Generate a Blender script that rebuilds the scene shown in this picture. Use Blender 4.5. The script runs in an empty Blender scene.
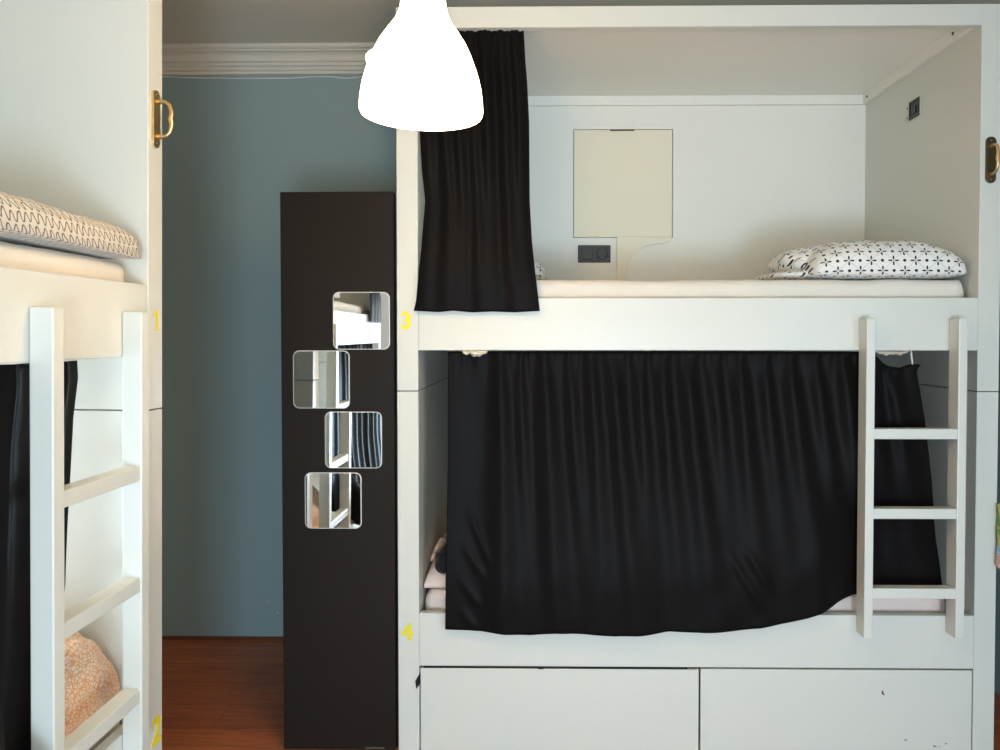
import bpy, bmesh, math, random
from mathutils import Matrix, Vector, noise
C = bpy.context.scene.collection
R = math.radians
sc = bpy.context.scene
sc.view_settings.view_transform = 'Standard'
sc.view_settings.look = 'None'
sc.view_settings.exposure = 0.31
sc.view_settings.gamma = 1.0
sc.view_settings.use_curve_mapping = False

# ------------------------------------------------------------------ materials
def srgb(r, g, b):
    f = lambda c: (c/255/12.92) if c/255 <= .04045 else ((c/255+.055)/1.055)**2.4
    return (f(r), f(g), f(b), 1)

class Mat:
    def __init__(s, name, col=(1, 1, 1, 1), rough=.5, spec=.5, metal=0, coat=0, sheen=0):
        s.m = bpy.data.materials.new(name); s.m.use_nodes = True
        s.nt = s.m.node_tree; s.N = s.nt.nodes; s.L = s.nt.links
        s.b = s.N['Principled BSDF']
        s.b.inputs['Base Color'].default_value = col
        s.b.inputs['Roughness'].default_value = rough
        s.b.inputs['Specular IOR Level'].default_value = spec
        s.b.inputs['Metallic'].default_value = metal
        s.b.inputs['Coat Weight'].default_value = coat
        s.b.inputs['Sheen Weight'].default_value = sheen
    def node(s, t, **k):
        n = s.N.new(t)
        for a, v in k.items(): setattr(n, a, v)
        return n
    def link(s, a, b): s.L.new(a, b)
    def math(s, op, a, b=None, c=None):
        n = s.node('ShaderNodeMath', operation=op)
        for i, v in enumerate((a, b, c)):
            if v is None: continue
            if isinstance(v, (int, float)): n.inputs[i].default_value = v
            else: s.link(v, n.inputs[i])
        return n.outputs[0]
    def noise(s, scale, detail=3, co='Object', dist=0, vec=None):
        n = s.node('ShaderNodeTexNoise'); n.inputs['Scale'].default_value = scale
        n.inputs['Detail'].default_value = detail; n.inputs['Distortion'].default_value = dist
        s.link(vec if vec is not None else s.coord(co), n.inputs['Vector']); return n.outputs['Fac']
    def coord(s, k='Object'):
        if not hasattr(s, 'tc'): s.tc = s.node('ShaderNodeTexCoord')
        return s.tc.outputs[k]
    def mix(s, fac, a, b):
        n = s.node('ShaderNodeMix', data_type='RGBA')
        if isinstance(fac, (int, float)): n.inputs['Factor'].default_value = fac
        else: s.link(fac, n.inputs['Factor'])
        for i, v in ((6, a), (7, b)):
            if isinstance(v, tuple): n.inputs[i].default_value = v
            else: s.link(v, n.inputs[i])
        return n.outputs[2]
    def bump(s, h, strength=.2, dist=.002):
        n = s.node('ShaderNodeBump'); n.inputs['Strength'].default_value = strength
        n.inputs['Distance'].default_value = dist
        s.link(h, n.inputs['Height']); s.link(n.outputs[0], s.b.inputs['Normal'])
    def col(s, o): s.link(o, s.b.inputs['Base Color'])
    def ramp(s, v, lo, hi):
        n = s.node('ShaderNodeMapRange'); n.interpolation_type = 'SMOOTHSTEP'
        s.link(v, n.inputs[0]); n.inputs[1].default_value = lo; n.inputs[2].default_value = hi
        return n.outputs[0]

def paint(name, c, rough, var=.04, bump=.06, scale=3, spec=.5):
    m = Mat(name, c, rough, spec)
    d = tuple(x*(1-var) for x in c[:3])+(1,)
    m.col(m.mix(m.noise(scale, 4), d, c)); m.bump(m.noise(160, 2), bump, .001)
    return m.m
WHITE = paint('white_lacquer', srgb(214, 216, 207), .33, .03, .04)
WHITE_IN = paint('white_board_brightened', srgb(238, 236, 226), .5, .03, .05)  # interior boards, lightened to offset the weak light inside the berths
CREAM = paint('cream_board', srgb(238, 230, 206), .45, .03, .05)
BLUEWALL = paint('slate_blue_paint', srgb(150, 168, 166), .62, .10, .25, 1.3)
CEIL = paint('ceiling_paint', srgb(222, 214, 198), .8, .05, .15)
PLASTER = paint('off_white_plaster', srgb(222, 214, 198), .6, .05, .2)
ROOMWALL = paint('room_paint', srgb(226, 226, 222), .7, .06, .2)
BLACKBOARD = paint('black_board', srgb(38, 32, 27), .45, .25, .10, 2, spec=.13)
BLACKPL = paint('black_plastic', srgb(31, 30, 29), .4, .1, .05, 20)
DARK = paint('dark_gap', srgb(30, 28, 26), .8)
YELLOW = paint('yellow_vinyl', srgb(238, 222, 52), .45)
CORD = paint('white_cord', srgb(228, 226, 218), .5)

def fabric(name, c, rough=.75, sheen=.2, var=.06, weave=900, spec=.3):
    m = Mat(name, c, rough, spec, sheen=sheen)
    d = tuple(x*(1-var) for x in c[:3])+(1,)
    m.col(m.mix(m.noise(9, 4), d, c))
    m.bump(m.math('ADD', m.math('MULTIPLY', m.noise(weave, 1), .25), m.noise(22, 3)), .22, .004)
    return m.m
CURTAIN = fabric('black_satin', srgb(22, 20, 20), .40, .01, .15, spec=.04)
SHEET = fabric('white_sheet', srgb(226, 219, 206), .8, .2, .05)
PINKSHEET = fabric('pale_pink_sheet', srgb(230, 212, 204), .8, .2, .08)
BEIGE = fabric('beige_cloth', srgb(206, 176, 148), .8, .2, .1)
TAPE = fabric('cream_tape', srgb(216, 204, 182), .8, .2, .12)
BLACKCLOTH = fabric('black_cloth', srgb(20, 20, 24), .8, .1, .1)

def wood_floor():
    m = Mat('brown_plank_floor', rough=.38, spec=.4)
    mp = m.node('ShaderNodeMapping'); m.link(m.coord(), mp.inputs[0])
    mp.inputs['Scale'].default_value = (1.0, 9.0, 1)
    g = m.noise(3.2, 8, vec=mp.outputs[0], dist=1.5)
    br = m.node('ShaderNodeTexBrick'); m.link(m.coord(), br.inputs['Vector'])
    br.inputs['Color1'].default_value = (.75, .75, .75, 1); br.inputs['Color2'].default_value = (1, 1, 1, 1)
    br.inputs['Mortar'].default_value = (.35, .35, .35, 1); br.inputs['Scale'].default_value = 1
    br.inputs['Brick Width'].default_value = 1.25; br.inputs['Row Height'].default_value = .19
    br.inputs['Mortar Size'].default_value = .0015
    base = m.mix(m.ramp(g, .3, .7), srgb(168, 86, 46), srgb(200, 112, 62))
    mu = m.node('ShaderNodeMix', data_type='RGBA', blend_type='MULTIPLY'); mu.inputs['Factor'].default_value = 1
    m.link(base, mu.inputs[6]); m.link(br.outputs['Color'], mu.inputs[7]); m.col(mu.outputs[2])
    m.bump(g, .08, .002)
    return m.m
FLOOR = wood_floor()
SKIRT = paint('brown_skirting', srgb(118, 62, 34), .4, .25, .1, 12)

def metal(name, c, rough):
    m = Mat(name, c, rough, metal=1)
    m.col(m.mix(m.noise(60, 4), tuple(x*.7 for x in c[:3])+(1,), c)); return m.m
BRASS = metal('aged_brass', srgb(236, 204, 146), .36)
BRONZE = metal('dark_bronze', srgb(112, 96, 72), .4)
STEEL = metal('dull_steel', srgb(140, 138, 132), .35)
MIRROR = Mat('mirror_glass', (.92, .93, .92, 1), .015, metal=1).m
RIM = paint('pale_glass_edge', srgb(206, 206, 200), .2)

def emit(name, c, st):
    m = Mat(name, (.9, .9, .88, 1), .25)
    m.b.inputs['Emission Color'].default_value = c
    m.b.inputs['Emission Strength'].default_value = st
    # tiny procedural unevenness of the opal glass
    v = m.math('MULTIPLY_ADD', m.noise(5, 2), .2*st, .9*st); m.link(v, m.b.inputs['Emission Strength'])
    return m.m
SHADE = emit('lit_opal_glass', (1, .69, .38, 1), 16.0)
BULB = emit('lit_bulb', (1, .72, .42, 1), 14.0)

def squiggle():                                    # grey meander lines on cream cotton
    m = Mat('meander_cotton', rough=.8, spec=.3, sheen=.2)
    sp = m.node('ShaderNodeSeparateXYZ'); m.link(m.coord('UV'), sp.inputs[0])
    n1 = m.noise(14, 2, 'UV'); n2 = m.noise(30, 1, 'UV')
    u = m.math('ADD', sp.outputs[0], m.math('MULTIPLY', n2, .016))
    v = m.math('ADD', sp.outputs[1], m.math('MULTIPLY', n1, .024))
    t = m.math('MULTIPLY', v, 1/.029)
    row = m.math('FLOOR', t)
    fr = m.math('SUBTRACT', m.math('SUBTRACT', t, row), .5)
    ph = m.math('ADD', m.math('MULTIPLY', u, 290), m.math('MULTIPLY', row, 2.3))
    s = m.math('SINE', m.math('ADD', ph, m.math('MULTIPLY', m.math('SINE', m.math('MULTIPLY', fr, 6.5)), .22)))
    d = m.math('ABSOLUTE', m.math('SUBTRACT', fr, m.math('MULTIPLY', s, .36)))
    slope = m.math('SQRT', m.math('ADD', 1, m.math('MULTIPLY', m.math('POWER', m.math('COSINE', ph), 2), 8.5)))
    k = m.ramp(m.math('DIVIDE', d, slope), .085, .04)
    m.col(m.mix(m.math('MULTIPLY', k, .9), srgb(208, 200, 184), srgb(78, 72, 68)))
    m.bump(m.noise(24, 3), .2, .004)
    return m.m
SQUIG = squiggle()

def flowers():                                     # black four-petal flowers, dots and hairlines on white
    m = Mat('flower_cotton', rough=.8, spec=.3, sheen=.2)
    sp = m.node('ShaderNodeSeparateXYZ'); m.link(m.coord('UV'), sp.inputs[0])
    a = .078
    x, y = sp.outputs[0], sp.outputs[1]
    q1 = m.math('DIVIDE', m.math('ADD', x, y), a); q2 = m.math('DIVIDE', m.math('SUBTRACT', x, y), a)
    c1 = m.math('SUBTRACT', q1, m.math('ROUND', q1)); c2 = m.math('SUBTRACT', q2, m.math('ROUND', q2))
    r = m.math('SQRT', m.math('ADD', m.math('MULTIPLY', c1, c1), m.math('MULTIPLY', c2, c2)))
    th = m.math('ARCTAN2', c2, c1)
    pet = m.math('MAXIMUM', m.math('MULTIPLY', m.math('COSINE', m.math('MULTIPLY_ADD', th, 4, math.pi)), 1), 0)
    lim = m.math('MULTIPLY', m.math('POWER', pet, .6), .36)
    k1 = m.math('MULTIPLY', m.ramp(m.math('SUBTRACT', lim, r), 0, .03), m.ramp(r, .05, .09))
    e1 = m.math('SUBTRACT', m.math('SUBTRACT', q1, m.math('FLOOR', q1)), .5)
    e2 = m.math('SUBTRACT', m.math('SUBTRACT', q2, m.math('FLOOR', q2)), .5)
    r2 = m.math('SQRT', m.math('ADD', m.math('MULTIPLY', e1, e1), m.math('MULTIPLY', e2, e2)))
    k2 = m.ramp(r2, .125, .085)
    ln = m.math('MULTIPLY', m.ramp(m.math('MINIMUM', m.math('ABSOLUTE', c1), m.math('ABSOLUTE', c2)), .022, .008), .38)
    k = m.math('MAXIMUM', m.math('MAXIMUM', k1, k2), ln)
    m.col(m.mix(k, srgb(236, 234, 228), srgb(32, 32, 36)))
    m.bump(m.noise(20, 3), .2, .004)
    return m.m
FLOWER = flowers()

def crackle():                                     # orange honeycomb lines on cream
    m = Mat('orange_net_cotton', rough=.8, spec=.3, sheen=.2)
    v = m.node('ShaderNodeTexVoronoi', feature='DISTANCE_TO_EDGE'); v.inputs['Scale'].default_value = 95
    m.link(m.coord('UV'), v.inputs['Vector'])
    k = m.ramp(v.outputs['Distance'], .16, .05)
    m.col(m.mix(k, srgb(240, 218, 196), srgb(232, 168, 112)))
    m.bump(m.noise(18, 3), .25, .005)
    return m.m
CRACK = crackle()

def towelmat():
    m = Mat('green_print_towel', rough=.9, spec=.2, sheen=.3)
    n = m.noise(26, 2)
    m.col(m.mix(m.ramp(n, .45, .55), srgb(196, 200, 92), srgb(122, 150, 66)))
    m.bump(m.noise(300, 2), .4, .004); return m.m
TOWEL = towelmat()
LBLUE = fabric('light_blue_towel', srgb(150, 196, 214), .9, .3)
PINKT = fabric('pink_towel', srgb(226, 176, 164), .9, .3)

# ------------------------------------------------------------------ mesh helpers
def add_box(bm, x0, x1, y0, y1, z0, z1, bev=.0015, seg=1, mtx=None):
    t = bmesh.new()
    bmesh.ops.create_cube(t, size=1)
    for v in t.verts:
        v.co = Vector(((x0+x1)/2+v.co.x*(x1-x0), (y0+y1)/2+v.co.y*(y1-y0), (z0+z1)/2+v.co.z*(z1-z0)))
    if bev: bmesh.ops.bevel(t, geom=list(t.edges), offset=bev, segments=seg, affect='EDGES', profile=.5)
    merge(bm, t, mtx)
def merge(bm, t, mtx=None):
    mp = {v: bm.verts.new(mtx @ v.co if mtx else v.co) for v in t.verts}
    for f in t.faces:
        try: nf = bm.faces.new([mp[v] for v in f.verts]); nf.smooth = f.smooth
        except ValueError: pass
    t.free()
def box(*a, **k):
    bm = bmesh.new(); add_box(bm, *a, **k); return bm
def add_prism(bm, pts, h0, h1, axis='y', bev=0):  # pts in the plane, extruded along axis from h0 to h1
    def P(a, b, h): return {'y': (a, h, b), 'z': (a, b, h), 'x': (h, a, b)}[axis]
    t = bmesh.new()
    lo = [t.verts.new(P(a, b, h0)) for a, b in pts]; hi = [t.verts.new(P(a, b, h1)) for a, b in pts]
    t.faces.new(lo); t.faces.new(hi[::-1])
    n = len(pts)
    for i in range(n): t.faces.new((lo[i], hi[i], hi[(i+1) % n], lo[(i+1) % n]))
    bmesh.ops.recalc_face_normals(t, faces=t.faces)
    if bev:
        es = [e for e in t.edges if len(e.link_faces) == 2 and e.calc_face_angle(0) > .9]
        bmesh.ops.bevel(t, geom=es, offset=bev, segments=2, affect='EDGES', profile=.5)
    merge(bm, t)
def add_tube(bm, pts, rad, n=10, caps=True):
    pts = [Vector(p) for p in pts]
    rings = []; prev = None
    for i, p in enumerate(pts):
        d = (pts[min(i+1, len(pts)-1)]-pts[max(i-1, 0)]).normalized()
        if prev is None:
            a = d.orthogonal().normalized()
        else:
            a = (prev-d*prev.dot(d)).normalized()
        prev = a; b = d.cross(a)
        r = rad[i] if isinstance(rad, (list, tuple)) else rad
        rings.append([bm.verts.new(p+a*r*math.cos(2*math.pi*k/n)+b*r*math.sin(2*math.pi*k/n)) for k in range(n)])
    for i in range(len(rings)-1):
        for k in range(n):
            f = bm.faces.new((rings[i][k], rings[i][(k+1) % n], rings[i+1][(k+1) % n], rings[i+1][k])); f.smooth = True
    if caps: bm.faces.new(rings[0][::-1]); bm.faces.new(rings[-1])
def add_lathe(bm, prof, n=48, cx=0, cy=0, cz=0):
    rings = [[bm.verts.new((cx+r*math.cos(2*math.pi*k/n), cy+r*math.sin(2*math.pi*k/n), cz+z)) for k in range(n)] for r, z in prof]
    for i in range(len(rings)-1):
        for k in range(n):
            f = bm.faces.new((rings[i][k], rings[i][(k+1) % n], rings[i+1][(k+1) % n], rings[i+1][k])); f.smooth = True
def rrect(cx, cz, w, h, r, n=6):
    out = []
    for sx, sz, a0 in ((1, 1, 0), (-1, 1, 90), (-1, -1, 180), (1, -1, 270)):
        for k in range(n+1):
            a = R(a0+90*k/n)
            out.append((cx+sx*(w/2-r)+r*math.cos(a), cz+sz*(h/2-r)+r*math.sin(a)))
    return out
def interp(pts, x):
    if x <= pts[0][0]: return pts[0][1]
    for (a, b), (c, d) in zip(pts, pts[1:]):
        if x <= c:
            t = (x-a)/(c-a) if c > a else 0
            return b+(d-b)*t
    return pts[-1][1]
def sm(a, b, x):
    t = max(0, min(1, (x-a)/(b-a))); return t*t*(3-2*t)
def grid(nu, nv, fn, uvfn=None, close_u=False):
    bm = bmesh.new(); uv = bm.loops.layers.uv.new('UVMap')
    g = [[bm.verts.new(fn(i/nu, j/nv)) for j in range(nv+1)] for i in range(nu+(0 if close_u else 1))]
    m = len(g)
    for i in range(nu):
        for j in range(nv):
            i2 = (i+1) % m if close_u else i+1
            f = bm.faces.new((g[i][j], g[i2][j], g[i2][j+1], g[i][j+1])); f.smooth = True
            for l, (a, b) in zip(f.loops, ((i, j), (i+1, j), (i+1, j+1), (i, j+1))):
                l[uv].uv = uvfn(a/nu, b/nv) if uvfn else (a/nu, b/nv)
    return bm

# ------------------------------------------------------------------ object helpers
WORLD = Matrix.Identity(4)
RB = Matrix.Translation((-.51, 2.70, 0))                                    # right bunk: u along +X, depth along +Y
LEAN = .0112
LB = Matrix.Translation((-1.03-LEAN*1.48, -.052, 0)) @ Matrix.Rotation(LEAN, 4, 'Y') @ Matrix.Rotation(R(90), 4, 'Z')
def props(o, label, cat=None, group=None, kind=None):
    if label: o['label'] = label
    if cat: o['category'] = cat
    if group: o['group'] = group
    if kind: o['kind'] = kind
BASE = {}
def thing(name, label, cat, frame, base, group=None):
    o = bpy.data.objects.new(name, None); C.objects.link(o)
    o.empty_display_size = .1
    o.matrix_world = frame @ Matrix.Translation(base)
    BASE[o.name] = Vector(base); props(o, label, cat, group); return o
def mesh(name, bm, mat, base, solid=0, sub=0):
    bm.normal_update()
    me = bpy.data.meshes.new(name)
    bmesh.ops.translate(bm, verts=bm.verts, vec=-Vector(base))
    bm.to_mesh(me); bm.free(); me.materials.append(mat)
    o = bpy.data.objects.new(name, me); C.objects.link(o)
    if solid:
        s = o.modifiers.new('thickness', 'SOLIDIFY'); s.thickness = solid; s.offset = 0
    if sub:
        s = o.modifiers.new('smooth', 'SUBSURF'); s.levels = sub; s.render_levels = sub
    return o
def part(name, bm, mat, parent, label=None, **k):  # vertices in frame coordinates
    o = mesh(name, bm, mat, BASE[parent.name], **k); o.parent = parent
    BASE[o.name] = BASE[parent.name]; props(o, label); return o
def single(name, bm, mat, frame, base, label, cat, group=None, **k):
    o = mesh(name, bm, mat, base, **k); o.matrix_world = frame @ Matrix.Translation(base)
    BASE[o.name] = Vector(base); props(o, label, cat, group); return o
def struct(name, bm, mat, parent=None):
    o = mesh(name, bm, mat, (0, 0, 0))
    if parent: o.parent = parent
    else: o['kind'] = 'structure'
    return o
def fix_normals(bm):
    bmesh.ops.recalc_face_normals(bm, faces=bm.faces); return bm

# ------------------------------------------------------------------ the room
XL, XR, YF, YB, ZC = -2.03, 1.90, -2.6, 3.70, 2.85
FZ = -.012                                                                  # floor level
struct('floor', box(XL-.1, XR+.1, YF-.1, YB+.1, FZ-.08, FZ, bev=0), FLOOR)
struct('ceiling', box(XL-.1, XR+.1, YF-.1, YB+.1, ZC, ZC+.08, bev=0), CEIL)
struct('wall_back', box(XL-.1, XR+.1, YB, YB+.1, FZ, ZC, bev=0), BLUEWALL)
LY0, LY1, LZ0, LZ1 = .75, 1.90, .66, 1.38
bm = bmesh.new()
for a in ((YF, LY0, FZ, ZC), (LY1, YB, FZ, ZC), (LY0, LY1, FZ, LZ0), (LY0, LY1, LZ1, ZC)):
    add_box(bm, XL-.1, XL, a[0], a[1], a[2], a[3], bev=0)
struct('wall_left', bm, BLUEWALL)
bm = bmesh.new()
for a in ((LY0, LY0+.04, LZ0, LZ1), (LY1-.04, LY1, LZ0, LZ1), (LY0, LY1, LZ0, LZ0+.04), (LY0, LY1, LZ1-.04, LZ1)):
    add_box(bm, XL-.08, XL-.02, a[0], a[1], a[2], a[3])
struct('window_3', bm, WHITE)
RY0, RY1, RZ0, RZ1 = -1.75, .65, .05, 1.95
bm = bmesh.new()
for a in ((YF, RY0, FZ, ZC), (RY1, YB, FZ, ZC), (RY0, RY1, FZ, RZ0), (RY0, RY1, RZ1, ZC)):
    add_box(bm, XR, XR+.1, a[0], a[1], a[2], a[3], bev=0)
struct('wall_right', bm, BLUEWALL)
bm = bmesh.new()
for a in ((RY0, RY0+.06, RZ0, RZ1), (RY1-.06, RY1, RZ0, RZ1), (RY0, RY1, RZ0, RZ0+.06), (RY0, RY1, RZ1-.06, RZ1), (-.575, -.525, RZ0, RZ1)):
    add_box(bm, XR+.02, XR+.08, a[0], a[1], a[2], a[3])
struct('window_2', bm, WHITE)
bm = bmesh.new()
WX0, WX1, WZ0, WZ1 = -.95, 1.65, .05, 1.95
for a in ((XL, WX0, FZ, ZC), (WX1, XR, FZ, ZC), (WX0, WX1, FZ, WZ0), (WX0, WX1, WZ1, ZC)):
    add_box(bm, a[0], a[1], YF-.1, YF, a[2], a[3], bev=0)
struct('wall_front', bm, ROOMWALL)
bm = bmesh.new()
for a in ((WX0, WX0+.06, WZ0, WZ1), (WX1-.06, WX1, WZ0, WZ1), (WX0, WX1, WZ0, WZ0+.06), (WX0, WX1, WZ1-.06, WZ1), (.325, .375, WZ0, WZ1)):
    add_box(bm, a[0], a[1], YF-.08, YF-.02, a[2], a[3])
win = struct('window_1', bm, WHITE)
# cornice along the back wall: stepped plaster moulding
prof = [(YB, 2.735), (YB-.012, 2.735), (YB-.014, 2.747), (YB-.024, 2.751), (YB-.026, 2.764), (YB-.036, 2.768),
        (YB-.038, 2.780), (YB-.048, 2.784)]
for k in range(9):
    a = R(90*k/8); prof.append((YB-.048-.034*(1-math.cos(a)), 2.786+.034*math.sin(a)))
prof += [(YB-.084, 2.822), (YB-.084, 2.827), (YB-.094, 2.829), (YB-.100, 2.836), (YB-.100, ZC-.001), (YB, ZC-.001)]
bm = bmesh.new(); add_prism(bm, prof, XL, XR, 'x'); struct('trim_1', bm, PLASTER)
bm = bmesh.new(); add_prism(bm, [(YB, FZ), (YB-.012, FZ), (YB-.012, FZ+.006), (YB-.009, FZ+.011), (YB, FZ+.013)], XL, XR, 'x')
struct('baseboard_back', bm, SKIRT)

back = bpy.data.objects['wall_back']
for x, z, q in ((-1.336, .175, .0035), (-1.290, .118, .004), (-1.262, .165, .003)):
    bm = bmesh.new(); pts = [(x+q*(1+.3*math.sin(3*k+x*40))*math.cos(2*math.pi*k/8), z+q*(1+.3*math.sin(2*k+z*30))*math.sin(2*math.pi*k/8)) for k in range(8)]
    add_prism(bm, pts, YB-.0006, YB+.001, 'y'); struct('paint_fleck', bm, CEIL, back)
# thin white cable slung under the cornice
pts = [(-1.95, 2.728), (-1.824, 2.727), (-1.653, 2.721), (-1.458, 2.718), (-1.215, 2.718), (-1.069, 2.725), (-1.0, 2.722), (-.948, 2.716), (-.86, 2.722), (-.70, 2.719), (-.56, 2.727)]
fine = []
for i in range(61):
    x = -1.95+1.39*i/60; fine.append((x, YB-.0032, interp(pts, x)))
bm = bmesh.new(); add_tube(bm, fine, .0032, 8)
single('cable', bm, CORD, WORLD, (-1.2, YB-.006, 2.715), 'thin white cable sagging along the blue wall just below the ceiling cornice', 'cable')

# ------------------------------------------------------------------ bunk beds
U1 = 2.117; PT = .075; PH = 2.63
def pull_handle(root, u, z0, z1, mat_plate, mat_grip, label):
    zc = (z0+z1)/2; h = z1-z0; w = .036
    bm = bmesh.new(); add_prism(bm, rrect(u, zc, w, h, w/2-.001, 8), -.006, .001, 'y', bev=.0015)
    p = part('pull_handle', bm, mat_plate, root, label)
    bm = bmesh.new()
    a, b = zc-h*.30, zc+h*.30; D = -.044
    path = [(u, -.004, a), (u, -.018, a-.001), (u, -.032, a+.002), (u, -.040, a+.010), (u, D, a+.024), (u, D-.001, zc-.012), (u, D+.002, zc), (u, D-.001, zc+.012), (u, D, b-.024), (u, -.040, b-.010), (u, -.032, b-.002), (u, -.018, b+.001), (u, -.004, b)]
    rad = [.008, .0055, .0048, .0048, .0050, .0056, .0062, .0056, .0050, .0048, .0048, .0055, .008]
    add_tube(bm, path, rad, 12)
    g = part('grip', bm, mat_grip, p)
    for zz in (zc-h*.42, zc+h*.42):
        bm = bmesh.new(); add_lathe(bm, [(0, -.0025), (.003, -.002), (.0045, 0)], 12)
        bmesh.ops.rotate(bm, verts=bm.verts, matrix=Matrix.Rotation(R(-90), 3, 'X'))
        bmesh.ops.translate(bm, verts=bm.verts, vec=(u, -.0065, zz))
        part('screw', fix_normals(bm), STEEL, p)

def number(root, ch, u, z, size, slant=0):
    if ch == '1':                                      # plain stem with a slanting flag
        k = size*.70
        pts = [(-.02, 0), (.18, 0), (.18, 1.0), (.02, 1.0), (-.09, .90), (-.24, .84), (-.24, .68), (-.02, .75)]
        bm = bmesh.new(); add_prism(bm, [(u+a*k, z+b*k) for a, b in pts], -.0014, -.0002, 'y')
        part('number_sticker', bm, YELLOW, root, 'yellow number 1'); return
    cu = bpy.data.curves.new('number_curve', 'FONT'); cu.body = ch; cu.size = size; cu.offset = size*.038
    cu.extrude = .0006; cu.align_x = 'CENTER'; cu.resolution_u = 6
    t = bpy.data.objects.new('number_tmp', cu); C.objects.link(t)
    bpy.context.view_layer.update()
    me = bpy.data.meshes.new_from_object(t.evaluated_get(bpy.context.evaluated_depsgraph_get()))
    bpy.data.objects.remove(t); bpy.data.curves.remove(cu)
    bm = bmesh.new(); bm.from_mesh(me); bpy.data.meshes.remove(me)
    bmesh.ops.rotate(bm, verts=bm.verts, matrix=Matrix.Rotation(slant, 3, 'Z'))
    bmesh.ops.rotate(bm, verts=bm.verts, matrix=Matrix.Rotation(R(90), 3, 'X'))
    bmesh.ops.translate(bm, verts=bm.verts, vec=(u, -.0008, z))
    part('number_sticker', bm, YELLOW, root, 'yellow number '+ch)

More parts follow.
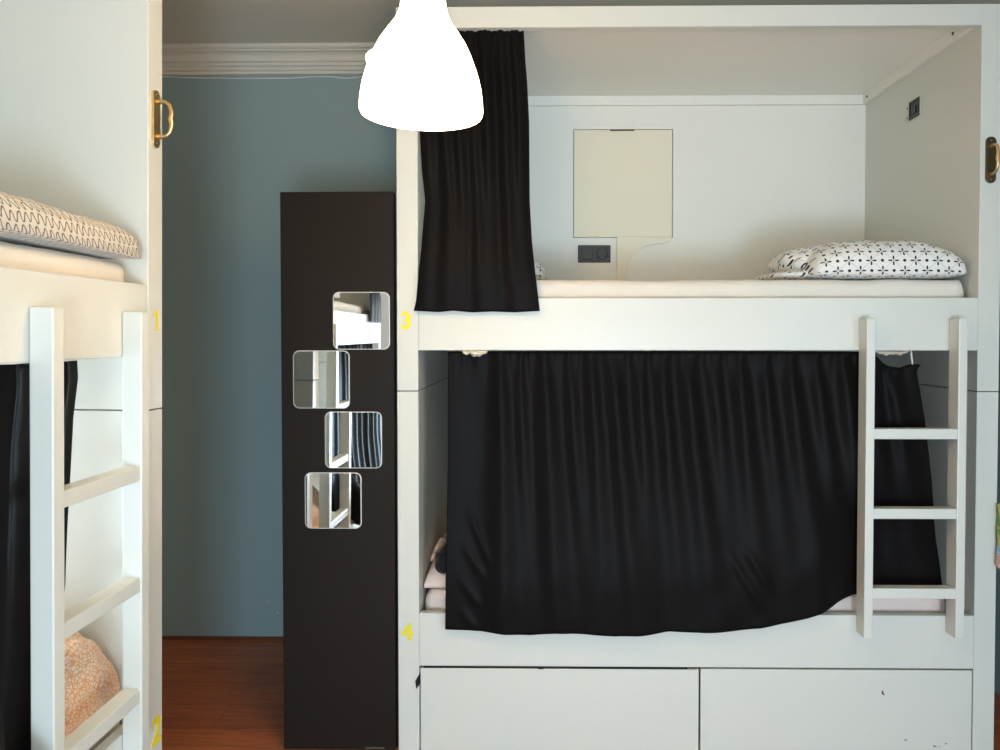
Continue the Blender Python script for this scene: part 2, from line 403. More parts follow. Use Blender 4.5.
def make_bunk(frame, label, details, digits, dig_u, handle_z, hmats):
    r = thing('bunk_bed', label, 'bunk bed', frame, (U1/2, .48, FZ), 'white built-in bunk beds')
    D = .97
    for x0, x1 in ((0, PT), (U1-PT, U1)):
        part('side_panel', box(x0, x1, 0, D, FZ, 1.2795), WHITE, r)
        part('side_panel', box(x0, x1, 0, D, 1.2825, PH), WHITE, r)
    a, b = PT, U1-PT
    part('top_beam', box(a, b, 0, .03, 2.557, PH), WHITE, r)
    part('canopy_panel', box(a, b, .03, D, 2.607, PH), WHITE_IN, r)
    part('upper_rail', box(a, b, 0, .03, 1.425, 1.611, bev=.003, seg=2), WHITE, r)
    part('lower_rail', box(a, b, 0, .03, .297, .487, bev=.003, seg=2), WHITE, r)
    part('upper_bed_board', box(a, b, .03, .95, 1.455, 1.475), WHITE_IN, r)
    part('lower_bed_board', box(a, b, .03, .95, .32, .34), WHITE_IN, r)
    # back panel, with the real opening behind the hatch
    bm = bmesh.new()
    if details:
        h0, h1, k0, k1 = .663, 1.135, 1.942, 2.455
        for q in ((a, h0, .0, 2.607), (h1, b, .0, 2.607), (h0, h1, .0, k0), (h0, h1, k1, 2.607)): add_box(bm, q[0], q[1], .95, D, q[2], q[3], bev=0)
    else:                                              # open to the window beside the lower berth
        for q in ((a, .80, 0, 2.607), (1.955, b, 0, 2.607), (.80, 1.955, 0, .66), (.80, 1.955, 1.38, 2.607)): add_box(bm, q[0], q[1], .95, D, q[2], q[3], bev=0)
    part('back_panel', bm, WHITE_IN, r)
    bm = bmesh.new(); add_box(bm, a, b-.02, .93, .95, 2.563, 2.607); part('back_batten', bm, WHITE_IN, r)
    for x0, x1, xs in ((b-.02, b, b-.021), (a, a+.02, a+.021)):
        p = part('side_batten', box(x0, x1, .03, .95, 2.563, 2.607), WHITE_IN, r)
        for d in (.15, .889):
            bm = bmesh.new(); add_lathe(bm, [(0, .0025), (.004, .0022), (.0065, 0), (.0065, -.003)], 14)
            bmesh.ops.rotate(bm, verts=bm.verts, matrix=Matrix.Rotation(R(-90 if xs > 1 else 90), 3, 'Y'))
            bmesh.ops.translate(bm, verts=bm.verts, vec=(xs, d, 2.586)); part('screw', fix_normals(bm), BRONZE, p)
    # drawers
    for x0, x1, n in ((a+.004, 1.072, 0), (1.0785, b-.004, 1)):
        bm = bmesh.new(); top = .291 if n else .2885
        add_box(bm, x0, x1, 0, .02, FZ+.003, top, bev=.002)
        add_box(bm, x0+.02, x0+.032, .02, .55, .02, .2, bev=0); add_box(bm, x1-.032, x1-.02, .02, .55, .02, .2, bev=0)
        add_box(bm, x0+.02, x1-.02, .54, .552, .02, .2, bev=0); add_box(bm, x0+.02, x1-.02, .02, .55, .02, .028, bev=0)
        dr = part('drawer', bm, WHITE, r)
        if details and n:
            for u, z, w, h, rot in ((1.7235, .2095, .008, .020, .35), (1.806, .041, .012, .004, .1), (1.909, .020, .013, .005, -.2), (1.948, .029, .009, .004, .4), (1.925, .018, .006, .003, 0)):
                pts = []
                for k in range(9):
                    t = 2*math.pi*k/9; rr = 1+.35*math.sin(3*t+u*50)
                    x, y = w/2*math.cos(t)*rr, h/2*math.sin(t)*rr
                    pts.append((u+x*math.cos(rot)-y*math.sin(rot), z+x*math.sin(rot)+y*math.cos(rot)))
                bm = bmesh.new(); add_prism(bm, pts, -.0004, .0015, 'y'); part('paint_chip', bm, DARKCHIP, dr, 'small brown chip in the white paint')
        if details and not n:
            bm = bmesh.new(); add_prism(bm, [(.0795, .275), (.061, .243), (.0645, .214), (.0795, .236)], -.003, .004, 'y')
            part('pull_tab', bm, BLACKCLOTH, dr, 'small black tab')
            bm = bmesh.new(); add_box(bm, .50, .52, -.002, .015, .288, .2935, bev=.001); add_box(bm, .09, 1.032, .003, .012, .2878, .2940, bev=.0005)
            part('gap_shade_strip', bm, DARK, dr, 'dark strip standing in for shade along the top gap')  # dark strip put in as the shade of the gap above the drawer
    for ch, z, s in digits: number(r, ch, dig_u, z, s, R(-4) if ch == '2' else 0)
    pull_handle(r, U1-.040, handle_z[0], handle_z[1], hmats[0], hmats[1], None)
    if details:
        h = part('hatch', box(.666, 1.132, .951, .966, 1.945, 2.452, bev=.001), CREAM, r)
        bm = bmesh.new(); add_box(bm, .837, .952, .945, .953, 2.447, 2.4535, bev=.001); part('latch', bm, BRONZE, h)
        bm = bmesh.new(); add_box(bm, .735, .79, .946, .953, 1.9415, 1.946, bev=.001); part('hinge', bm, TAPE, h)
        pr = [(.870, 1.7), (.870, 1.943), (1.128, 1.943), (1.128, 1.935), (1.120, 1.923), (1.100, 1.916), (1.077, 1.913), (1.03, 1.908), (1.0, 1.898), (.978, 1.886), (.955, 1.868), (.939, 1.847), (.928, 1.824), (.921, 1.802), (.916, 1.77), (.913, 1.735), (.913, 1.7)]
        bm = bmesh.new(); add_prism(bm, pr, .932, .95, 'y', bev=.001); part('bracket', bm, CREAM, r)
        bm = bmesh.new()
        add_box(bm, .686, .840, .940, .95, 1.824, 1.906, bev=.003, seg=2)
        so = part('power_outlet', bm, BLACKPL, r)
        bm = bmesh.new(); add_box(bm, .699, .754, .937, .941, 1.838, 1.892, bev=.002); part('blank_plate', bm, BLACKPL, so)
        bm = bmesh.new()
        t = bmesh.new(); add_lathe(t, [(.0275, 0), (.0275, -.004), (.0225, -.005), (.0215, .004), (0.0001, .004)], 32)
        for v in t.verts: v.co = Vector((v.co.x, v.co.z, v.co.y))
        bmesh.ops.translate(t, verts=t.verts, vec=(.800, .940, 1.865)); merge(bm, t)
        fix_normals(bm); part('round_socket', bm, BLACKPL, so)
        bm = bmesh.new()
        for dx in (-.0095, .0095): add_box(bm, .800+dx-.0025, .800+dx+.0025, .941, .9455, 1.8625, 1.8675, bev=.001)
        for dz in (-.021, .021): add_box(bm, .7965, .8035, .937, .943, 1.8635+dz, 1.8665+dz, bev=.0005)
        part('contact', bm, STEEL, so, 'small steel socket contacts')
        # network point on the inside of the end panel
        xw = b
        p = part('network_point', box(xw-.003, xw, .425, .545, 2.362, 2.448, bev=.001), WHITE, r, 'small white wall plate')
        bm = bmesh.new()
        for q in ((.428, .435, 2.368, 2.443), (.503, .512, 2.368, 2.443), (.435, .503, 2.368, 2.378), (.435, .503, 2.433, 2.443)): add_box(bm, xw-.007, xw-.002, q[0], q[1], q[2], q[3], bev=.0008)
        add_box(bm, xw-.0045, xw-.0025, .432, .508, 2.37, 2.441, bev=0)
        add_box(bm, xw-.009, xw-.004, .452, .486, 2.388, 2.415, bev=.001)
        part('jack', bm, BLACKPL, p, 'black square jack')
        for zz in (2.385, 2.425):
            bm = bmesh.new(); add_box(bm, xw-.0045, xw-.002, .528, .536, zz-.004, zz+.004, bev=.001); part('screw', bm, BRONZE, p)
    return r
DARKCHIP = paint('brown_chip', srgb(120, 72, 60), .8)
bunk_r = make_bunk(RB, 'white double bunk bed with two drawers straight ahead, stickers 3 and 4 on its post', True,
                   [('3', 1.5025, .082), ('4', .392, .082)], .033, (2.009, 2.170), (BRONZE, BRASS))
bunk_l = make_bunk(LB, 'white bunk bed along the left wall with stickers 1 and 2 on its post', False,
                   [('1', 1.490, .082), ('2', .376, .10)], 2.083, (1.976, 2.128), (BRASS, BRASS))

# ------------------------------------------------------------------ ladders
def make_ladder(frame, us, label, rungs=(1.157, .881, .604), d0=-.068, sw=.030):
    u0, w = us
    r = thing('bunk_ladder', label, 'ladder', frame, (u0, -.035, .43), 'white bunk ladders')
    zb, zt = .431, 1.537
    for x in (u0, u0+w-sw):
        part('stile', box(x, x+sw, d0, -.001, zb, zt, bev=.003, seg=2), WHITE, r)
    for z in rungs:
        part('rung', box(u0+sw-.002, u0+w-sw+.002, d0+.004, d0+.046, z-.036, z, bev=.003, seg=2), WHITE, r)
    return r
make_ladder(RB, (1.626, .344), 'white three-rung ladder in front of the black curtain of the bunk straight ahead')
make_ladder(LB, (1.574, .378), 'white three-rung ladder on the left bunk, seen obliquely at the picture edge', d0=-.050, sw=.037)

# ------------------------------------------------------------------ curtains
def curtain_bm(L, Rr, top, bot, ybase, folds, nu, nv, zlim=None):
    """L / Rr: (z, u) edge lines sorted by z; top / bot: (u, z) outlines"""
    zt0, zb0 = top[0][1], bot[0][1]; zt1, zb1 = top[-1][1], bot[-1][1]
    ut0, ut1 = interp(L, zt0), interp(Rr, zt1); ub0, ub1 = interp(L, zb0), interp(Rr, zb1)
    def fn(s, t):
        v = 1-t
        zt = interp(top, ut0+(ut1-ut0)*s); zb = interp(bot, ub0+(ub1-ub0)*s)
        z = zt+(zb-zt)*v
        zl = zt0+(zb0-zt0)*v; zr = zt1+(zb1-zt1)*v
        a, b = interp(L, zl), interp(Rr, zr)
        u = a+(b-a)*s
        y = ybase(u, v, s)+folds(s, v, u)
        if zlim: 
            k = sm(zlim[0]+.06, zlim[0], z)*sm(zlim[1]+.1, zlim[1], u)
            y = y+(min(y, -.0035)-y)*k
        du = .004*noise.noise((u*9, v*6, 3.1))*sm(0, .3, s)*sm(1, .7, s)
        return Vector((u+du, y, z))
    return grid(nu, nv, fn)

random.seed(4)
# a) long lower curtain of the right bunk
ridges = [(.112, .9, .020, .004, 1.6), (.152, .6, .014, .02, .7), (.205, 1.0, .021, .018, 1.5), (.258, .7, .016, .028, .9), (.305, .9, .019, .012, 1.2), (.350, 1.0, .020, .030, 1.7),
          (.405, .7, .016, .008, .8), (.452, .8, .018, .022, 1.1), (.505, 1.0, .021, .030, 1.6), (.562, .6, .017, .02, .7), (.615, .9, .020, .012, .9), (.668, .7, .018, .02, .8),
          (.722, .9, .020, .022, 1.2), (.775, .7, .018, .03, .9), (.835, .9, .020, .012, 1.3), (.89, .7, .018, .02, 1.0), (.945, .7, .018, .01, 1.0)]
creases = [(.035, .70, .075, .80), (.030, .82, .065, .90), (.03, .93, .06, .99), (.570, .74, .625, .93), (.60, .72, .645, .86), (.05, .60, .085, .74)]   # (s, v) to (s, v): small slanting wrinkles
def folds_low(s, v, u):
    f = 0
    for c, a, w, dr, ln in ridges:
        cc = c+dr*(v**1.4); ww = w*(.7+1.0*v)
        x = (s-cc)/ww
        if abs(x) < 3: f -= a*.0245*math.exp(-x*x)*(.35+.65*sm(0, .15, v))*(1-.58*sm(.25, ln, v))
    for p, q, p2, q2 in creases:
        ex, ey = p2-p, (q2-q)*.5
        k = ((s-p)*ex+(v-q)*.5*ey)/(ex*ex+ey*ey)
        if -.3 < k < 1.3:
            dd = math.hypot(s-p-k*ex, (v-q)*.5-k*ey)
            f -= .0065*math.exp(-(dd/.008)**2)*sm(-.3, .3, k)*sm(1.3, .7, k)
    f += .008+.0035*math.sin(2*math.pi*(s*38+.9*noise.noise((s*12, 0, 0))))*math.exp(-v/.06)
    f += .012*noise.noise((u*2.6, v*1.8, 1.7))*v + .004*noise.noise((u*7+5*v, v*5, 5))*v
    if s < .07: f *= sm(0, .07, s)*.9+.1
    return f
def yb_low(u, v, s):
    front = .017+(-.046)*sm(.30, .85, v)
    inner = .030+.014*sm(0, .8, v)
    return front+(inner-front)*sm(1.48, 1.64, u)*sm(.25, .8, v)+(.022*sm(1.62, 1.76, u))
L = [(.438, .172), (.895, .177), (1.42, .178)]
Rr = [(.572, 1.962), (.892, 1.921), (1.177, 1.884), (1.348, 1.853), (1.362, 1.857), (1.374, 1.867)]
top = [(.174, 1.421), (1.660, 1.421), (1.690, 1.417), (1.707, 1.405), (1.725, 1.384), (1.754, 1.368), (1.788, 1.363), (1.819, 1.372), (1.842, 1.377), (1.867, 1.374)]
bot = [(.172, .440), (.294, .434), (.38, .425), (.47, .422), (.56, .430), (.683, .427), (.77, .421), (.86, .425), (.958, .437), (1.085, .434), (1.18, .441), (1.282, .451), (1.387, .473), (1.45, .487), (1.496, .502), (1.567, .529), (1.649, .552), (1.71, .568), (1.76, .573), (1.817, .571), (1.962, .571)]
bm = curtain_bm(L, Rr, top, bot, yb_low, folds_low, 420, 90, (.49, 1.46))
t = thing('curtain', 'wide black satin curtain closing the lower berth straight ahead, behind the ladder', 'curtain', RB, (1.05, 0, .44), 'black bunk curtains')
part('curtain_cloth', bm, CURTAIN, t, solid=.0016)
bm = bmesh.new(); add_tube(bm, [(1.829, .040, 1.424), (1.832, .043, 1.40), (1.838, .047, 1.374)], .0035, 8)
part('tie_cord', bm, CORD, t, 'white cord holding up the sagging corner')
def ragged(u0, u1, d, z0, h, seed):
    def fn(s, v):
        u = u0+(u1-u0)*s
        hh = h*(math.sin(math.pi*s)**.45)*(.72+.4*noise.noise((u*60, seed, 0)))
        return Vector((u, d+.006*noise.noise((u*40, v*3, seed))-.01*math.sin(math.pi*v)*math.sin(math.pi*s), z0-hh*v))
    return grid(30, 8, fn)
part('curtain_tape', ragged(1.698, 1.826, .045, 1.4245, .022, 2), TAPE, t, 'frayed cream curtain tape', solid=.002)
part('curtain_tape', ragged(.232, .322, -.003, 1.4245, .026, 7), TAPE, t, 'frayed cream curtain tape', solid=.002)

# b) short upper curtain of each bunk, drawn to one side
random.seed(11)
ridges_up = [(.07, .8, .055, .0, .6), (.22, .8, .05, .03, 1.2), (.36, 1.1, .05, .02, .8), (.48, .7, .04, .04, 1.3), (.62, 1.1, .05, .0, .7), (.77, .9, .05, .04, 1.2), (.91, .9, .045, .02, .9)]
def folds_up(s, v, u):
    f = 0
    for c, a, w, dr, ln in ridges_up:
        x = (s-c-dr*v)/(w*(1+.8*v))
        f -= a*.034*math.exp(-x*x)*(.45+.55*sm(0, .15, v))*(1-.6*sm(.25, ln, v))
    f += .010+.004*math.sin(2*math.pi*(s*19+.5*noise.noise((s*9, 0, 4))))*math.exp(-v/.045)+.008*noise.noise((u*5, v*3, 8))*v
    return f*min(1, sm(-.01, .05, s)+.25)*min(1, sm(1.01, .95, s)+.25)
def upper_curtain(frame, label):
    L = [(1.564, .062), (1.60, .071), (1.779, .088), (1.954, .099), (2.059, .088), (2.195, .081), (2.553, .083)]
    Rr = [(1.564, .506), (1.708, .489), (1.813, .478), (1.953, .470), (2.232, .468), (2.371, .461), (2.44, .455), (2.553, .449)]
    top = [(.083, 2.552), (.449, 2.552)]
    bot = [(.062, 1.565), (.15, 1.560), (.2, 1.565), (.27, 1.559), (.34, 1.562), (.42, 1.559), (.506, 1.564)]
    bm = curtain_bm(L, Rr, top, bot, lambda u, v, s: .014-.030*sm(.55, .90, v), folds_up, 200, 90, (1.615, 9))
    o = single('curtain', bm, CURTAIN, frame, (.28, 0, 1.56), label, 'curtain', 'black bunk curtains', solid=.0016)
    return o
upper_curtain(RB, 'narrow black curtain gathered at the left of the upper berth, behind the lamp')
upper_curtain(LB, 'narrow black curtain on the upper berth of the left bunk, seen only in the mirrors')

# c) lower curtain of the left bunk
random.seed(23)
rid2 = []
s = .05
while s < .98:
    rid2.append((s, random.uniform(.5, 1.1), random.uniform(.011, .02), random.uniform(-.02, .02))); s += random.uniform(.06, .11)
def folds_l(s, v, u):
    f = 0
    for c, a, w, dr in rid2:
        x = (s-c-dr*v)/(w*(.75+.75*v))
        if abs(x) < 3: f -= a*.022*math.exp(-x*x)*(1-.4*sm(.93, 1, s))
    return f+.010+.006*noise.noise((u*4, v*3, 2))*v
def yb_l(u, v, s):
    y = .028-.030*sm(.5, .9, v)*sm(1.5, 1.42, u)
    return y-.135*math.exp(-((u-1.43)/.065)**2)*sm(.66, .90, v)
L = [(.42, .16), (1.42, .15)]
Rr = [(.60, 1.67), (.70, 1.71), (.92, 1.752), (1.073, 1.762), (1.291, 1.781), (1.38, 1.800), (1.42, 1.797)]
bm = curtain_bm(L, Rr, [(.15, 1.421), (1.797, 1.421)], [(.16, .44), (.9, .43), (1.35, .45), (1.47, .50), (1.56, .57), (1.67, .60)], yb_l, folds_l, 360, 90, (.49, 9))
single('curtain', bm, CURTAIN, LB, (.9, 0, .44), 'black curtain drawn across the lower berth of the left bunk behind its ladder', 'curtain', 'black bunk curtains', solid=.0016)

# ------------------------------------------------------------------ bedding
def mattress_bm(u0, u1, d0, d1, z0, z1, seed, r=.03):
    def ring(t):                                       # rounded rectangle section in (d, z)
        pts = rrect((d0+d1)/2, (z0+z1)/2, d1-d0, z1-z0, r, 5); return pts
    pts = ring(0); n = len(pts); cy, cz = (d0+d1)/2, (z0+z1)/2
    nu = 80
    def fn(s, t):
        k = int(round(s*n)) % n
        e = min(t, 1-t)*2
        u = u0+(u1-u0)*t
        end = min(u-u0, u1-u); sh = 0
        if end < r: sh = r-math.sqrt(max(0, r*r-(r-end)**2))
        y, z = pts[k]
        hd, hz = (d1-d0)/2, (z1-z0)/2
        y = cy+(y-cy)*(hd-sh)/hd; z = cz+(z-cz)*(hz-sh)/hz
        w = .0035*noise.noise((u*6, y*9, z*11+seed))+.002*noise.noise((u*24, y*5, z*20+seed))
        y += w*(1 if y > cy else -1); z += (w if z > cz else 0)*.8
        return Vector((u, y, z))
    bm = grid(n, nu, fn, close_u=True)
    bm.verts.ensure_lookup_table()
    for j in (0, nu):
        ring_v = [bm.verts[i*(nu+1)+j] for i in range(n)]
        try: bm.faces.new(ring_v if j else ring_v[::-1])
        except ValueError: pass
    return fix_normals(bm)
single('mattress', mattress_bm(.085, 2.030, .040, .925, 1.476, 1.678, 1), SHEET, RB, (1.05, .48, 1.476), 'white sheeted mattress on the upper berth straight ahead, flower print bedding on it', 'mattress', 'bunk mattresses')
single('mattress', mattress_bm(.085, 1.985, .055, .925, .341, .548, 2), PINKSHEET, RB, (1.05, .48, .341), 'pale pinkish mattress of the lower berth showing below the long black curtain', 'mattress', 'bunk mattresses')
single('mattress', mattress_bm(.085, 2.022, .040, .925, 1.476, 1.669, 3), SHEET, LB, (1.05, .48, 1.476), 'cream mattress on the upper berth of the left bunk under the squiggle pillow', 'mattress', 'bunk mattresses')
single('mattress', mattress_bm(.085, 2.022, .050, .925, .341, .500, 4), SHEET, LB, (1.05, .48, .341), 'white mattress on the lower berth of the left bunk under orange printed bedding', 'mattress', 'bunk mattresses')

def pillow_bm(u0, u1, d0, d1, z0, h, seed, n=48, pw=2.6, tilt=0, flat=.28, curve=None, uvo=(0, 0), wr=1.0, cor=.28, ex=.42, blunt=False):
    """closed pillow: top and underside grids welded along the seam"""
    W, Dp = u1-u0, d1-d0
    bm = bmesh.new(); uv = bm.loops.layers.uv.new('UVMap')
    def P(i, j, side):
        a, b = 2*i/n-1, 2*j/n-1
        # squircle mapping keeps the corners soft
        x = a*math.sqrt(1-cor*b*b*b*b*a*a); y = b*math.sqrt(1-cor*a*a*a*a*b*b)
        k = (1-abs(a)**pw)*(1-abs(b)**pw) if not blunt else max(0, min(1-abs(a)**pw, 1-abs(b)**pw))
        th = h*k**ex
        z = z0+h*flat+(th*(1-flat) if side else -th*flat)
        u = u0+W*(x+1)/2; d = d0+Dp*(y+1)/2
        z += wr*k**.3*(.010*noise.noise((u*9, d*9, seed+side))+.005*noise.noise((u*25, d*22, seed)))*(1 if side else .15)
        z += tilt*(x)*W/2
        if curve: z += curve(u, d)
        return Vector((u, d, z))
    g = [[[None]*(n+1) for _ in range(n+1)] for _ in (0, 1)]
    for i in range(n+1):
        for j in range(n+1):
            e = i in (0, n) or j in (0, n)
            g[0][i][j] = bm.verts.new(P(i, j, 0))
            g[1][i][j] = g[0][i][j] if e else bm.verts.new(P(i, j, 1))
    for sd in (0, 1):
        for i in range(n):
            for j in range(n):
                q = [(i, j), (i+1, j), (i+1, j+1), (i, j+1)]
                vs = [g[sd][a][b] for a, b in q]
                f = bm.faces.new(vs if sd else vs[::-1]); f.smooth = True
                for l in f.loops:
                    a, b = next((a, b) for a, b in q if g[sd][a][b] is l.vert)
                    # arc length of the front slope, so the print does not stretch
                    zz = l.vert.co.z
                    zs = z0+h*flat; yy = l.vert.co.y*.55
                    l[uv].uv = (l.vert.co.x, yy+zz) if sd else (l.vert.co.x, 2*d0*.55-yy+zz)
    return bm

# flower-print duvet folded over: a plump front fold and the open fold at its left end
def duvet_right():
    bm = pillow_bm(1.475, 2.036, 0.015, .48, 1.683, .148, 3, 56, 3.2, flat=.12, cor=.12, ex=.36)
    def lobe(cu, cd, cz, ru, rd, rz, seed, p=2.4):
        nu, nv = 40, 24
        def fn(s, t):
            a = 2*math.pi*s; b = math.pi*(t-.5)
            sg = lambda x, e: math.copysign(abs(x)**e, x)
            x = ru*sg(math.cos(b), .8)*sg(math.cos(a), .75); y = rd*sg(math.cos(b), .8)*sg(math.sin(a), .75); z = rz*sg(math.sin(b), .8)
            w = 1+.05*noise.noise((x*14, y*14, z*20+seed))
            return Vector((cu+x*w, cd+y*w, cz+z*w))
        t = grid(nu, nv, fn, close_u=True)
        uvl = t.loops.layers.uv.verify()
        for f in t.faces:
            for l in f.loops: l[uvl].uv = (l.vert.co.x*1.25+.4*l.vert.co.y, l.vert.co.y*.9+l.vert.co.z*1.3)
        return t
    dst = bm.loops.layers.uv.verify()
    for args in ((1.60, .30, 1.757, .185, .20, .062, 1), (1.58, .30, 1.703, .215, .22, .0225, 2)):
        t = lobe(*args); src = t.loops.layers.uv.verify()
        mp = {v: bm.verts.new(v.co) for v in t.verts}
        for f in t.faces:
            vs = [mp[v] for v in f.verts]
            if len(set(vs)) < 3: continue
            nf = bm.faces.new(vs); nf.smooth = True
            for l, k in zip(nf.loops, f.loops): l[dst].uv = k[src].uv
        t.free()
    return bm
single('folded_duvet', duvet_right(), FLOWER, RB, (1.75, .28, 1.679), 'folded white duvet with small black flowers on the upper berth straight ahead', 'duvet')
single('pillow', pillow_bm(.12, .535, .25, .80, 1.679, .12, 9, 36), FLOWER, RB, (.3, .5, 1.679), 'flower print pillow mostly hidden behind the narrow black curtain', 'pillow')

# squiggle pillow, upper berth of the left bunk
single('pillow', pillow_bm(1.30, 2.014, -.008, .44, 1.674, .096, 5, 60, 4.0, flat=.05, cor=.04, ex=.36, blunt=True, curve=lambda u, d: .004*math.sin(u*5), wr=.7), SQUIG, LB, (1.7, .25, 1.675), 'cream pillow with grey squiggle print on the upper berth at left', 'pillow')

# orange net-print duvet in a heap, lower berth of the left bunk
def heap(u0, u1, d0, d1, z0, prof, seed, fold, zrim=.012, blunt=False):
    n, m = 64, 64
    W, Dp = u1-u0, d1-d0
    bm = bmesh.new(); uv = bm.loops.layers.uv.new('UVMap')
    def P(i, j, side):
        a, b = i/n, j/m
        rim = (1-(abs(2*a-1)**5 if a < .5 or not blunt else .8*abs(2*a-1)**14))*(1-abs(2*b-1)**6)
        rim = max(0, rim)**.45
        u = u0+W*a; d = d0+Dp*b
        if side == 0: return Vector((u, d, z0))
        z = z0+zrim+prof(u, d)*rim
        z += fold*(noise.noise((u*7+d*3, d*6, seed))*.6+.5*abs(noise.noise((u*11-d*6, d*9, seed+5))))*rim
        d += .03*noise.noise((u*8, z*14, seed))*rim-.0*b
        return Vector((u+.012*noise.noise((d*9, z*12, seed))*rim, d, z))
    top = [[bm.verts.new(P(i, j, 1)) for j in range(m+1)] for i in range(n+1)]
    bot = [[None]*(m+1) for _ in range(n+1)]
    for i in range(n+1):
        for j in range(m+1): bot[i][j] = bm.verts.new(P(i, j, 0))
    def F(vs):
        f = bm.faces.new(vs); f.smooth = True
        for l in f.loops: l[uv].uv = (l.vert.co.x, l.vert.co.y*.6+l.vert.co.z)
    for i in range(n):
        for j in range(m):
            F((top[i][j], top[i+1][j], top[i+1][j+1], top[i][j+1])); F((bot[i][j], bot[i][j+1], bot[i+1][j+1], bot[i+1][j]))
    for i in range(n):
        F((bot[i][0], bot[i+1][0], top[i+1][0], top[i][0])); F((bot[i+1][m], bot[i][m], top[i][m], top[i+1][m]))
    for j in range(m):
        F((bot[0][j+1], bot[0][j], top[0][j], top[0][j+1])); F((bot[n][j], bot[n][j+1], top[n][j+1], top[n][j]))
    return bm
def prof_l(u, d):
    x = (d-.06)/.45
    h = .20+.09*sm(0, .42, x)-.03*sm(.8, 1.3, x)
    h -= .022*math.exp(-((d-.145-.06*(u-1.9))/.022)**2)            # crease between the two folds
    return h*(1-.10*sm(1.86, 2.03, u))
single('crumpled_duvet', heap(1.50, 2.034, .062, .62, .502, prof_l, 6, .035, blunt=True), CRACK, LB, (1.78, .3, .502), 'crumpled duvet with orange net print on the lower berth at left, behind the ladder', 'duvet')

# things in the open left corner of the right lower berth
def prof_r(u, d): return .062-.16*(u-.09)+.04*sm(.2, .45, d)
single('crumpled_blanket', heap(.082, .40, .075, .55, .553, prof_r, 12, .03), PINKSHEET, RB, (.22, .3, .549), 'pale crumpled blanket in the left corner of the lower berth, beside the curtain edge', 'blanket')
def lump(cu, cd, cz, ru, rd, rz, seed, rot=0):
    def fn(s, t):
        a = 2*math.pi*s; b = math.pi*(t-.5)
        v = Vector((math.cos(b)*math.cos(a), math.cos(b)*math.sin(a), math.sin(b)))
        w = 1+.22*noise.noise(v*1.6+Vector((seed, 0, 0)))
        v = Vector((v.x*ru*w, v.y*rd*w, v.z*rz*w)); v = Matrix.Rotation(rot, 3, 'Y') @ v
        return Vector((cu, cd, cz))+v
    bm = grid(36, 20, fn, close_u=True); bmesh.ops.remove_doubles(bm, verts=bm.verts, dist=1e-5); return bm
single('cloth_bundle', lump(.158, .125, .634, .048, .05, .042, 3), BLACKCLOTH, RB, (.17, .14, .65), 'small black cloth bundle on the pale blanket beside the curtain edge', 'clothing')
def drape():
    def fn(s, t):
        u = .092+.080*t*(.45+.55*s)+.006*math.sin(7*s)
        return Vector((u, .18+.20*s+.02*math.sin(9*t), 0.618+.085*t-.012*s+.01*math.sin(8*s+3*t)))
    return grid(24, 24, fn)
single('cloth', drape(), BEIGE, RB, (.1, .28, .57), 'beige cloth leaning against the end panel behind the black bundle', 'cloth', solid=.012, sub=1)

# ------------------------------------------------------------------ black board with four mirrors
BD = Matrix.Translation((-.52, 2.70, 0)) @ Matrix.Rotation(R(-.45), 4, 'Z') @ Matrix.Translation((.52, -2.70, 0))   # the board stands slightly askew
bm = bmesh.new()
add_box(bm, -.924, -.5205, 2.700, 2.740, FZ+.003, 1.986, bev=.002)
bd = thing('tall_board', 'tall black board standing beside the bunk post, four square mirrors on it', 'board', BD, (-.72, 2.72, FZ))
part('panel', bm, BLACKBOARD, bd)
for x in (-.86, -.58): part('foot', box(x-.03, x+.03, 2.705, 2.735, FZ, FZ+.004, bev=.001), BLACKPL, bd)
bm = bmesh.new(); add_box(bm, -.63, -.56, 2.696, 2.701, FZ+.008, FZ+.015, bev=.001); part('edge_strip', bm, STEEL, bd, 'worn metal strip at the bottom edge')
mir = [(-.735, -.534, 1.428, 1.632, 'topmost of the four square mirrors on the black board, nearest the bunk post'),
       (-.880, -.677, 1.219, 1.425, 'second square mirror from the top, furthest left on the black board'),
       (-.768, -.564, 1.006, 1.208, 'third square mirror from the top on the black board, reflecting the black curtain'),
       (-.841, -.638, .790, .991, 'lowest of the four square mirrors on the black board')]
for k, (x0, x1, z0, z1, lab) in enumerate(mir):
    mx = (x0+x1)/2                                     # each mirror is taped on at a slightly different angle
    MF = BD @ Matrix.Translation((mx, 2.6965-(.0034, .0024, .0004, .0004)[k], 0)) @ Matrix.Rotation(R((1.6, -1.0, 0, 0)[k]), 4, 'Z') @ Matrix.Translation((-mx, -2.6965, 0))
    t = thing('square_mirror', lab, 'mirror', MF, ((x0+x1)/2, 2.698, z0), 'square mirrors on the black board')
    cx, cz, w, h = (x0+x1)/2, (z0+z1)/2, x1-x0, z1-z0
    bm = bmesh.new(); add_prism(bm, rrect(cx, cz, w, h, .022), 2.6955, 2.6998, 'y', bev=.0008); part('backing', bm, RIM, t, 'pale rim')
    bm = bmesh.new(); add_prism(bm, rrect(cx, cz, w-.006, h-.006, .0195), 2.6945, 2.6965, 'y'); part('glass', bm, MIRROR, t)

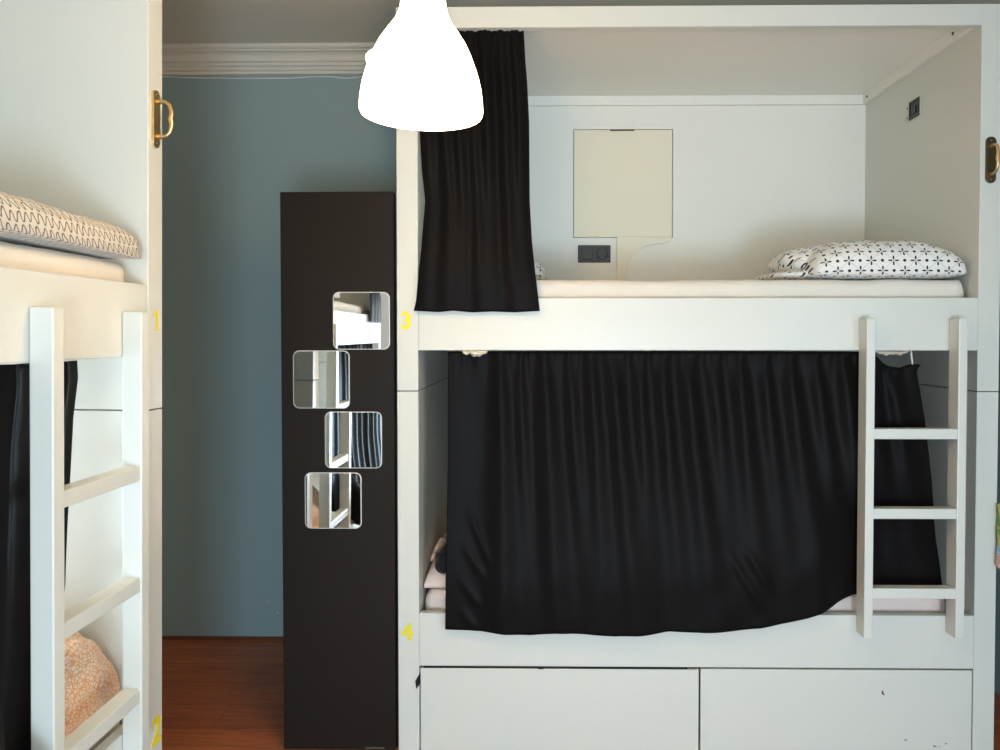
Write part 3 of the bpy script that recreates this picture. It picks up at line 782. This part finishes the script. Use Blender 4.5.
# ------------------------------------------------------------------ pendant lamp
lx, ly, lz = -.2725, 1.75, 1.984
lamp = thing('pendant_lamp', 'white glass bell pendant lamp, lit, hanging in front of the bunk', 'lamp', WORLD, (lx, ly, lz))
out = [(.1385, -.003), (.1415, .003), (.1420, .012), (.1405, .032), (.1365, .060), (.1295, .088), (.1215, .110), (.112, .135), (.0997, .160), (.0825, .186), (.066, .209), (.056, .231), (.0505, .261), (.0475, .300), (.045, .325), (.030, .337)]
inn = [(r-.0045, z+.0005) for r, z in out[1:-1]]
bm = bmesh.new(); add_lathe(bm, [(.0285, .332)]+inn[::-1]+[(.1365, -.0015)]+out, 72)
TL = Matrix.Rotation(R(1.2), 4, 'Y') @ Matrix.Scale(.983, 4)
def tilt(bm):
    bmesh.ops.transform(bm, verts=bm.verts, matrix=Matrix.Translation((lx, ly, lz)) @ TL); return bm
part('lamp_shade', fix_normals(tilt(bm)), SHADE, lamp)
bm = bmesh.new(); ring = [(.1255*math.cos(2*math.pi*k/72), .1255*math.sin(2*math.pi*k/72), .103-.0145*math.cos(2*math.pi*k/72)) for k in range(73)]
add_tube(bm, ring, .0035, 8, False); part('band', tilt(bm), SHADE, lamp)
bm = bmesh.new(); add_lathe(bm, [(0, .10), (.018, .103), (.029, .118), (.031, .135), (.026, .155), (.016, .175), (.0135, .20), (.0135, .215)], 32)
part('bulb', fix_normals(tilt(bm)), BULB, lamp)
bm = bmesh.new(); add_lathe(bm, [(.018, .21), (.020, .22), (.020, .30), (.031, .336), (.031, .345), (.022, .365), (.008, .385), (.004, .40)], 32); part('lamp_holder', fix_normals(tilt(bm)), CORD, lamp)
topp = Matrix.Translation((lx, ly, lz)) @ TL @ Vector((0, 0, .395))
bm = bmesh.new(); add_tube(bm, [topp, topp.lerp(Vector((lx+.009, ly, ZC-.02)), .5), (lx+.009, ly, ZC-.01)], .0035, 8); part('cord', bm, CORD, lamp)
bm = bmesh.new(); add_lathe(bm, [(.0001, -.05), (.012, -.05), (.045, -.03), (.055, -.001)], 32, lx+.009, ly, ZC); part('ceiling_rose', fix_normals(bm), CORD, lamp)

# ------------------------------------------------------------------ towels on the outside of the right bunk
def towel(z0, z1, y0, y1, x0, x1):
    bm = bmesh.new()
    def fn(s, t):
        a = 2*math.pi*s
        c, q = math.cos(a), math.sin(a)
        e = lambda v: math.copysign(abs(v)**.55, v)
        k = 1+.05*math.sin(6*a+9*t)
        return Vector(((x0+x1)/2+(x1-x0)/2*e(c)*k, (y0+y1)/2+(y1-y0)/2*e(q), z0+(z1-z0)*t+.004*noise.noise((c*2, q*2, t*6))))
    g = grid(36, 14, fn, close_u=True); g.verts.ensure_lookup_table()
    for j in (0, 14):
        vs = [g.verts[i*15+j] for i in range(36)]; g.faces.new(vs if j else vs[::-1])
    return fix_normals(g)
t = thing('hanging_towel', 'green print towel hanging in front of the bunk post at the right edge', 'towel', WORLD, (1.645, 2.67, .66))
part('towel_cloth', towel(.742, .888, 2.640, 2.697, 1.5975, 1.700), TOWEL, t, 'green printed cloth')
part('towel_hem', towel(.712, .745, 2.642, 2.695, 1.5965, 1.698), LBLUE, t, 'light blue hem')
part('towel_lining', towel(.668, .715, 2.646, 2.694, 1.5945, 1.690), PINKT, t, 'pink lining')
bm = bmesh.new(); add_tube(bm, [(1.6078, 2.72, .905), (1.640, 2.718, .90), (1.655, 2.70, .893), (1.655, 2.668, .886), (1.655, 2.660, .90)], .004, 8); part('hook', bm, STEEL, t)

# ------------------------------------------------------------------ light
def area(name, loc, rot, sx, sy, power, col):
    l = bpy.data.lights.new(name, 'AREA'); l.shape = 'RECTANGLE'; l.size = sx; l.size_y = sy; l.energy = power; l.color = col
    o = bpy.data.objects.new(name, l); C.objects.link(o); o.location = loc; o.rotation_euler = rot; return o
DAY = (.82, .93, .98)
area('window_and_fill_light', ((WX0+WX1)/2, YF-.01, (WZ0+WZ1)/2), (R(90), 0, 0), WX1-WX0-.1, WZ1-WZ0-.1, 40, DAY)
area('window_and_fill_light', (.47, YF+.01, .50), (R(90), 0, 0), 0.72, .85, 84, (.52, .78, 1.0))  # extra low blue fill, added for the wall patch and the drawers
area('window_and_fill_light', (XR+.01, (RY0+RY1)/2, (RZ0+RZ1)/2), (R(90), 0, R(90)), RY1-RY0-.1, RZ1-RZ0-.1, 40, DAY)
area('window_and_fill_light', (XL-.01, (LY0+LY1)/2, (LZ0+LZ1)/2), (R(90), 0, R(-90)), LY1-LY0-.1, LZ1-LZ0-.1, 10.5, (.79, .90, 1.0))
w = bpy.data.worlds.new('sky'); sc.world = w; w.use_nodes = True
bg = w.node_tree.nodes['Background']; bg.inputs[0].default_value = (.75, .87, 1, 1); bg.inputs[1].default_value = 1.0

# ------------------------------------------------------------------ camera
cam = bpy.data.cameras.new('camera'); co = bpy.data.objects.new('camera', cam); C.objects.link(co)
cam.sensor_width = 36; cam.lens = 764/1000*36; cam.clip_start = .02
cam.shift_x = -(531-500)/1000; cam.shift_y = (352-375)/1000
co.location = (0, 0, 1.48); co.rotation_euler = (R(90-1.28), 0, R(.75))
sc.camera = co
